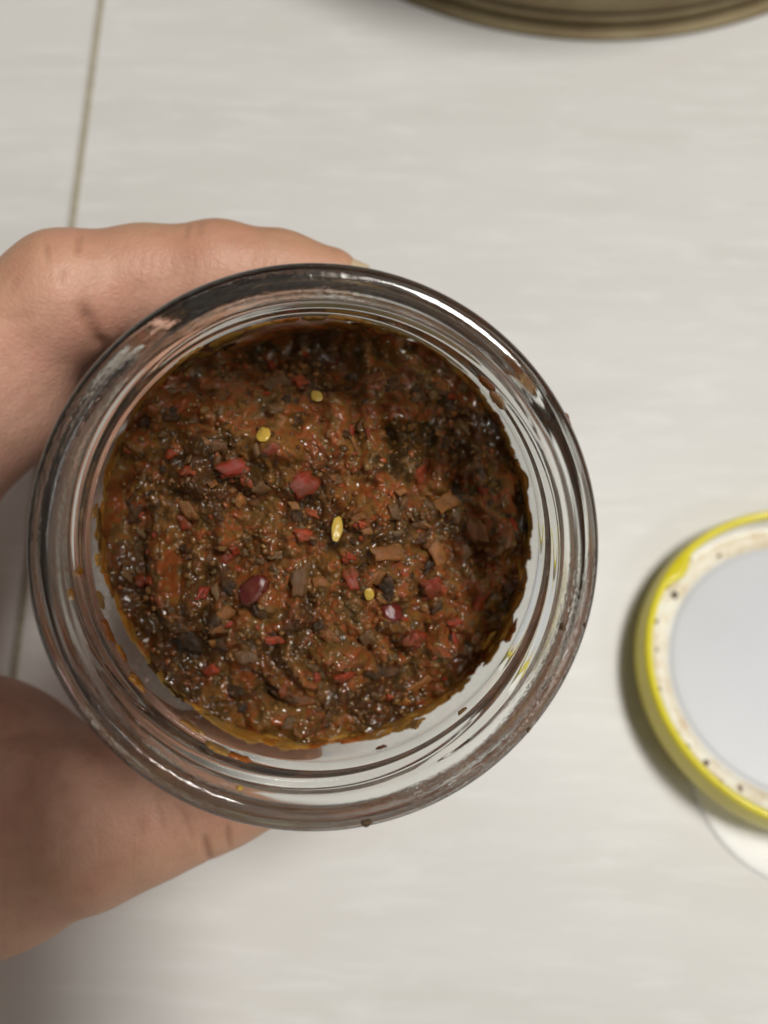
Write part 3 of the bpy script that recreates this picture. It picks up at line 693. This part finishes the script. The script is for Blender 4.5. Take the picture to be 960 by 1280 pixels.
for k, (deg, r, s) in enumerate(((146, 33.3, 1.0), (184, 35.0, 0.55), (192, 34.9, 0.7), (200, 34.8, 0.85), (206, 34.3, 0.5), (221, 33.6, 0.7), (226, 34.0, 0.45), (118, 32.6, 0.5), (172, 33.9, 0.4), (236, 33.4, 0.6), (212, 34.6, 1.0), (188, 34.4, 1.0), (178, 35.1, 0.8), (229, 34.8, 0.9), (244, 34.0, 0.7), (160, 35.0, 0.6), (252, 34.4, 0.6))):
    a = D(deg); link('rust_spot', blob_mesh('rust_spot', k, 0.5, 2), M_RUST if k in (0,) else (M_RUST if k % 3 else M_ONION), lid, Matrix.Translation((r * math.cos(a) / 1000, r * math.sin(a) / 1000, 0.0020 + (0.0004 if r < 34 else 0.0))) @ Matrix.Rotation(a, 4, 'Z') @ Matrix.Diagonal((s * 0.8e-3, s * 1.1e-3, 0.00035, 1)))
for (deg, s) in ((134, 0.9), (143, 1.1), (147, 0.7), (139, 0.6)):
    a = D(deg); r = 35.0 + abs(deg - 138) * 0.1; link('rust_chip', blob_mesh('rust_chip', deg, 0.6, 2), M_RUST, lid, Matrix.Translation((r * math.cos(a) / 1000, r * math.sin(a) / 1000, 0.0079)) @ Matrix.Rotation(a, 4, 'Z') @ Matrix.Diagonal((0.0004, s * 1.3e-3, 0.0005, 1)))

# ------------------------------------------------------------------ metal pot at the far edge
RB = 128.0
e_ = W_at_z(738, 38, 0.0); pc = Vector((e_.x + 0.004, e_.y + RB / 1000, 0))
pot = empty('metal_pot', Matrix.Translation(pc))
tag(pot, 'wide brownish metal pot standing on the tiles beyond the jar', 'pot')
link('pot_base', lathe('pot_base', smooth_prof([(0.1, 0.3), (RB - 6, 0.3), (RB - 2, 0.8), (RB - 0.4, 2.0), (RB, 3.2), (RB - 0.3, 4.2), (RB - 1.0, 4.7)], 5), 260), M_STEEL, pot)
link('dark_seam', lathe('dark_seam', [(RB - 1.2, 4.4), (RB - 0.75, 4.8), (RB - 0.65, 6.0), (RB - 1.0, 6.4)], 260), M_DARK_SEAM, pot)  # dark strip coloured in between base and wall
link('pot_wall', lathe('pot_wall', smooth_prof([(RB - 1.0, 5.9), (RB - 0.45, 6.3), (RB - 0.2, 8.0), (RB, 14), (RB, 40), (RB, 84), (RB + 1.2, 86.6), (RB + 3.0, 87.4), (RB + 3.4, 86.4)], 5) + [(RB + 1.4, 85.4), (RB - 1.4, 84), (RB - 1.4, 14), (RB - 6, 6.5), (0.1, 6.0)], 260), M_STEEL, pot)
for sgn in (-1, 1):
    hp = [(RB - 1, -42, 66), (RB + 12, -40, 68), (RB + 26, -32, 69), (RB + 32, -16, 69), (RB + 33, 0, 69), (RB + 32, 16, 69), (RB + 26, 32, 69), (RB + 12, 40, 68), (RB - 1, 42, 66)]
    v, f = [], []
    for i, p in enumerate(hp):
        q0 = Vector(hp[max(0, i - 1)]); q1 = Vector(hp[min(len(hp) - 1, i + 1)]); t = (q1 - q0).normalized(); u = Vector((0, 0, 1)); w_ = t.cross(u).normalized()
        for k in range(12):
            a = 2 * math.pi * k / 12; r = Vector(p) + (u * math.sin(a) + w_ * math.cos(a)) * 4.0; v.append((sgn * r.x / 1000, sgn * r.y / 1000, r.z / 1000))
    for i in range(len(hp) - 1):
        for k in range(12): f.append((i * 12 + k, i * 12 + (k + 1) % 12, (i + 1) * 12 + (k + 1) % 12, (i + 1) * 12 + k))
    link('handle', mesh('handle', v, f), M_STEEL, pot)

# ------------------------------------------------------------------ the phone that takes the picture: unseen, sized and placed so its shadow darkens the near left corner
phone = empty('phone', MC @ Matrix.Translation((-0.0235, -0.027, 0.0065)))
tag(phone, 'slim pale phone out of view above the jar, its back turned down', 'phone')
bm = bmesh.new(); bmesh.ops.create_cube(bm, size=1.0)
for vv in bm.verts: vv.co = Vector((vv.co.x * 0.077, vv.co.y * 0.156, vv.co.z * 0.0072))
bmesh.ops.bevel(bm, geom=[e for e in bm.edges if abs(e.verts[0].co.z - e.verts[1].co.z) > 0.003], offset=0.010, segments=8, affect='EDGES')
bmesh.ops.bevel(bm, geom=[e for e in bm.edges if abs(e.verts[0].co.z - e.verts[1].co.z) < 1e-5], offset=0.0015, segments=3, affect='EDGES')
me = bpy.data.meshes.new('phone_body'); bm.to_mesh(me); bm.free()
M_PHONE = plain('phone_back', (0.70, 0.67, 0.62), 0.45)  # pale back chosen to bounce light onto the glass lip
link('phone_body', me, M_PHONE, phone)
link('lens_ring', lathe('lens_ring', [(3.0, -3.5), (3.0, -4.4), (4.4, -4.4), (4.6, -3.5)], 48), M_PHONE, phone, Matrix.Translation((0.0235, 0.027, 0)))
